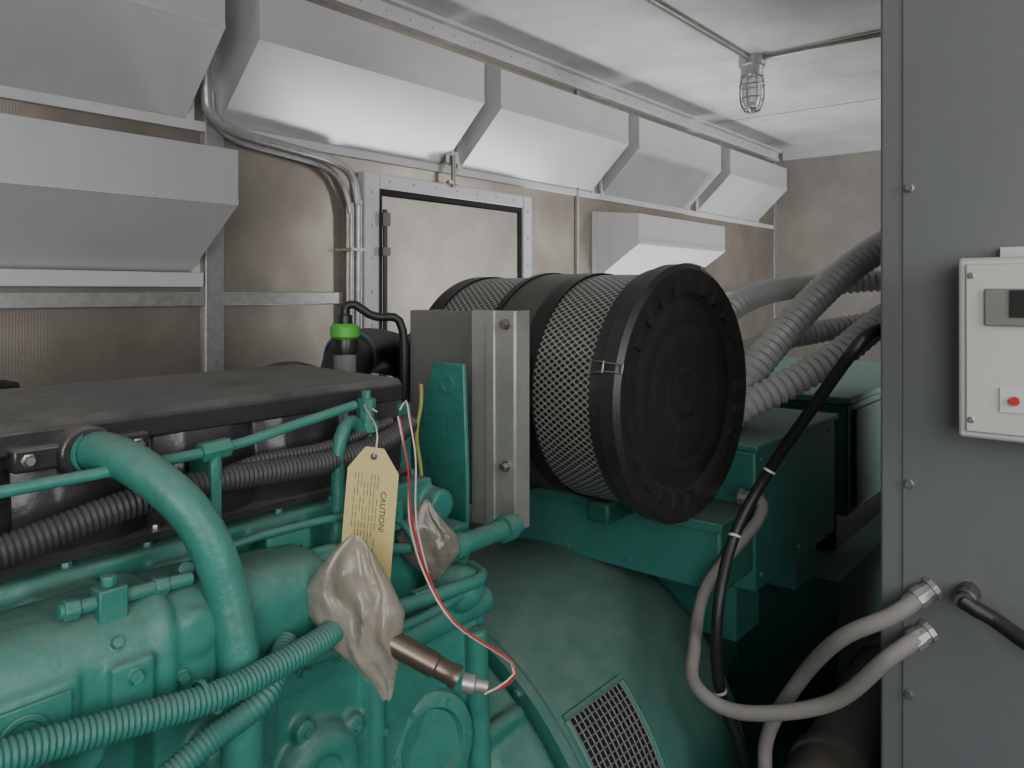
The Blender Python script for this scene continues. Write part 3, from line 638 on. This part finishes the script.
# ------------------------------------------------------------ flexible conduits behind
G = "large flexible conduits"
hs = [
 ([R(1.30,2.12,.22),R(1.12,2.08,.185),R(.982,2.0,.124),R(.842,1.95,.042),R(.689,1.87,-.076),R(.570,1.80,-.188),R(.50,1.78,-.305)], .039),
 ([R(1.20,1.92,-.01),R(1.02,1.86,-.018),R(.883,1.80,-.062),R(.754,1.75,-.142),R(.630,1.72,-.206),R(.520,1.70,-.256),R(.455,1.70,-.305)], .035),
 ([R(1.44,2.34,.04),R(1.28,2.3,.045),R(1.129,2.3,.038),R(.932,2.3,.022),R(.747,2.2,.002),R(.602,2.1,-.05),R(.507,2.05,-.156),R(.468,2.02,-.305)], .036),
 ([R(1.36,2.2,-.09),R(1.22,2.2,-.08),R(1.08,2.2,-.084),R(.892,2.18,-.112),R(.685,2.1,-.147),R(.547,1.99,-.220),R(.50,1.94,-.305)], .033)]
for pts, r in hs:
    e = pts[-1]; cu = cyl(nb(), e+V((0,0,-.005)), e+V((0,0,.03)), r*1.15, n=24)
    solo(P("flexible_conduit", sweep(nb(), pts, r, 20, .020, depth=.20), FLEX, [P("conduit_collar", cu, STEEL)], ang=28), "thick grey corrugated flexible conduit arching into the terminal box", "conduit", G)
def fitting(p, ax, r=.015):
    return lathe(nb(), p, ax, [(0,r*1.3),(.007,r*1.3),(.007,r*1.05),(.016,r*1.05),(.016,r*1.2),(.030,r*1.2),(.032,r),(.045,r)], 10)
def flexc(pts, r, label, ends, m=FLEX2, ties=(), fm=None):
    sub = [P("end_fitting", fitting(p, a, r*1.08), fm or GALV) for p, a in ends]
    for t in ties: sub.append(P("cable_tie", lathe(nb(), t[0], t[1], [(0,r),(0,r*1.15),(.004,r*1.15),(.004,r)], 16, False), WHITEP))
    solo(P("flexible_conduit", sweep(nb(), pts, r, 14, 0.0), m, sub), label, "conduit")
e1_ = R(.5625,1.0275,-.457); e1_.x = CX-.005; e2_ = R(.5665,1.025,-.399); e2_.x = CX-.005
dv = V((-.035,.035,-.030))
flexc([(1.43,.600,-.40),(1.43,.565,-.40),(1.40,.555,-.43),R(.3555,1.38,-.5305),R(.3045,1.27,-.595),R(.290,1.2,-.622),R(.345,1.15,-.636),R(.450,1.08,-.585),e1_+dv*1.1,e1_], .0112,
      "dusty grey liquid-tight conduit looping from terminal box to cabinet", [(e1_-dv*.08,dv),((1.43,.603,-.40),(0,-1,0))])
flexc([R(.40,1.22,-1.6),R(.40,1.22,-1.1),R(.3995,1.2,-.802),R(.404,1.2,-.6995),R(.4357,1.15,-.587),(1.10,.32,-.480),e2_+dv*1.1,e2_], .0112,
      "dusty grey liquid-tight conduit rising from the floor to the cabinet", [(e2_-dv*.08,dv)])
e3_ = R(.596,1.0,-.392); e3_.x = CX-.005; e3_.y -= .006
flexc([e3_, e3_-V((.04,0,.0)), R(.60,.95,-.4075), R(.625,.9,-.424), R(.66,.85,-.42), R(.75,.8,-.40), R(.80,.9,-.5), R(.82,.95,-1.59)], .0098, "black liquid-tight conduit leaving the cabinet front", [(e3_+V((.002,0,0)),(-1,0,0))], RUBBER, fm=STRAPM)
cpts = [V((1.27,.275,-.055)),V((1.22,.305,-.058)),R(.505,1.12,-.084),R(.478,1.2,-.178),R(.441,1.3,-.304),R(.381,1.3,-.4156),R(.339,1.25,-.523),R(.342,1.25,-.655),R(.388,1.25,-.803),R(.40,1.25,-1.1),R(.4,1.25,-1.6)]
flexc(cpts, .0095, "thick black power cable with pale cable ties", [], RUBBER, [(cpts[4], cpts[5]-cpts[4]),(cpts[5], cpts[6]-cpts[5]),(cpts[7],cpts[8]-cpts[7])])
B = cyl(nb(), (1.0,.375,-.80), (3.0,.375,-.66), .068, n=32)
for x in (1.25, 1.6, 1.95): lathe(B, (x,.375,-.80+.07*(x-1.0)), (1,0,.07), [(0,.06),(0,.074),(.02,.074),(.02,.06)], 32, False)
sp_ = []
for x in (1.3, 2.05): box(sp_, x, x+.03, .34, .41, FZ, -.81)
solo(P("large_pipe", B, DULL, [P("pipe_stand", sp_, BLACK)]), "large dull dusty pipe running low beside the alternator", "pipe")
# ------------------------------------------------------------ lights
def area(loc, tgt, sx, sy, p, col=(1,1,1), spread=180):  # unseen lamps added as soft fill; the walls have no openings
    l = bpy.data.lights.new("fill_light", 'AREA'); l.shape = 'RECTANGLE'; l.size = sx; l.size_y = sy; l.energy = p; l.color = col; l.spread = math.radians(spread)
    o = bpy.data.objects.new("fill_light", l); COL.objects.link(o); o.location = V(loc)+V((0,0,H))
    o.rotation_euler = (V(tgt)-V(loc)).to_track_quat('-Z','X').to_euler()
area((-1.2,-.9,.25), (1.5,1.0,-.1), 1.2, 1.0, 30, (1,.995,.985))
area((3.9,-1.2,.1), (3.0,1.7,.5), 1.4, 1.0, 62, (.985,.99,1))  # added lamp standing in for daylight from an unseen door
area((.4,-1.15,.3), (1.0,1.2,-.2), 1.0, .7, 15, (1,1,1))
area((-1.3,1.3,-.8), (.5,1.75,.6), .8, .8, 20, (.985,.99,1))
area((3.1,1.48,-.95), (3.1,1.52,.9), .3, 2.0, 20, (.985,.99,1), 120)  # added uplight to brighten the hood undersides
w = bpy.data.worlds.new("world"); bpy.context.scene.world = w; w.use_nodes = True
w.node_tree.nodes["Background"].inputs[0].default_value = (.7,.75,.8,1); w.node_tree.nodes["Background"].inputs[1].default_value = .3
# ------------------------------------------------------------ camera
cd = bpy.data.cameras.new("camera"); cam = bpy.data.objects.new("camera", cd); COL.objects.link(cam)
cam.location = (0,0,H); cam.rotation_euler = (math.radians(90), 0, -math.atan2(.771,.637))
cd.sensor_width = 36; cd.lens = 760/1024*36; cd.shift_y = -92/1024; cd.clip_start = .02
bpy.context.scene.camera = cam
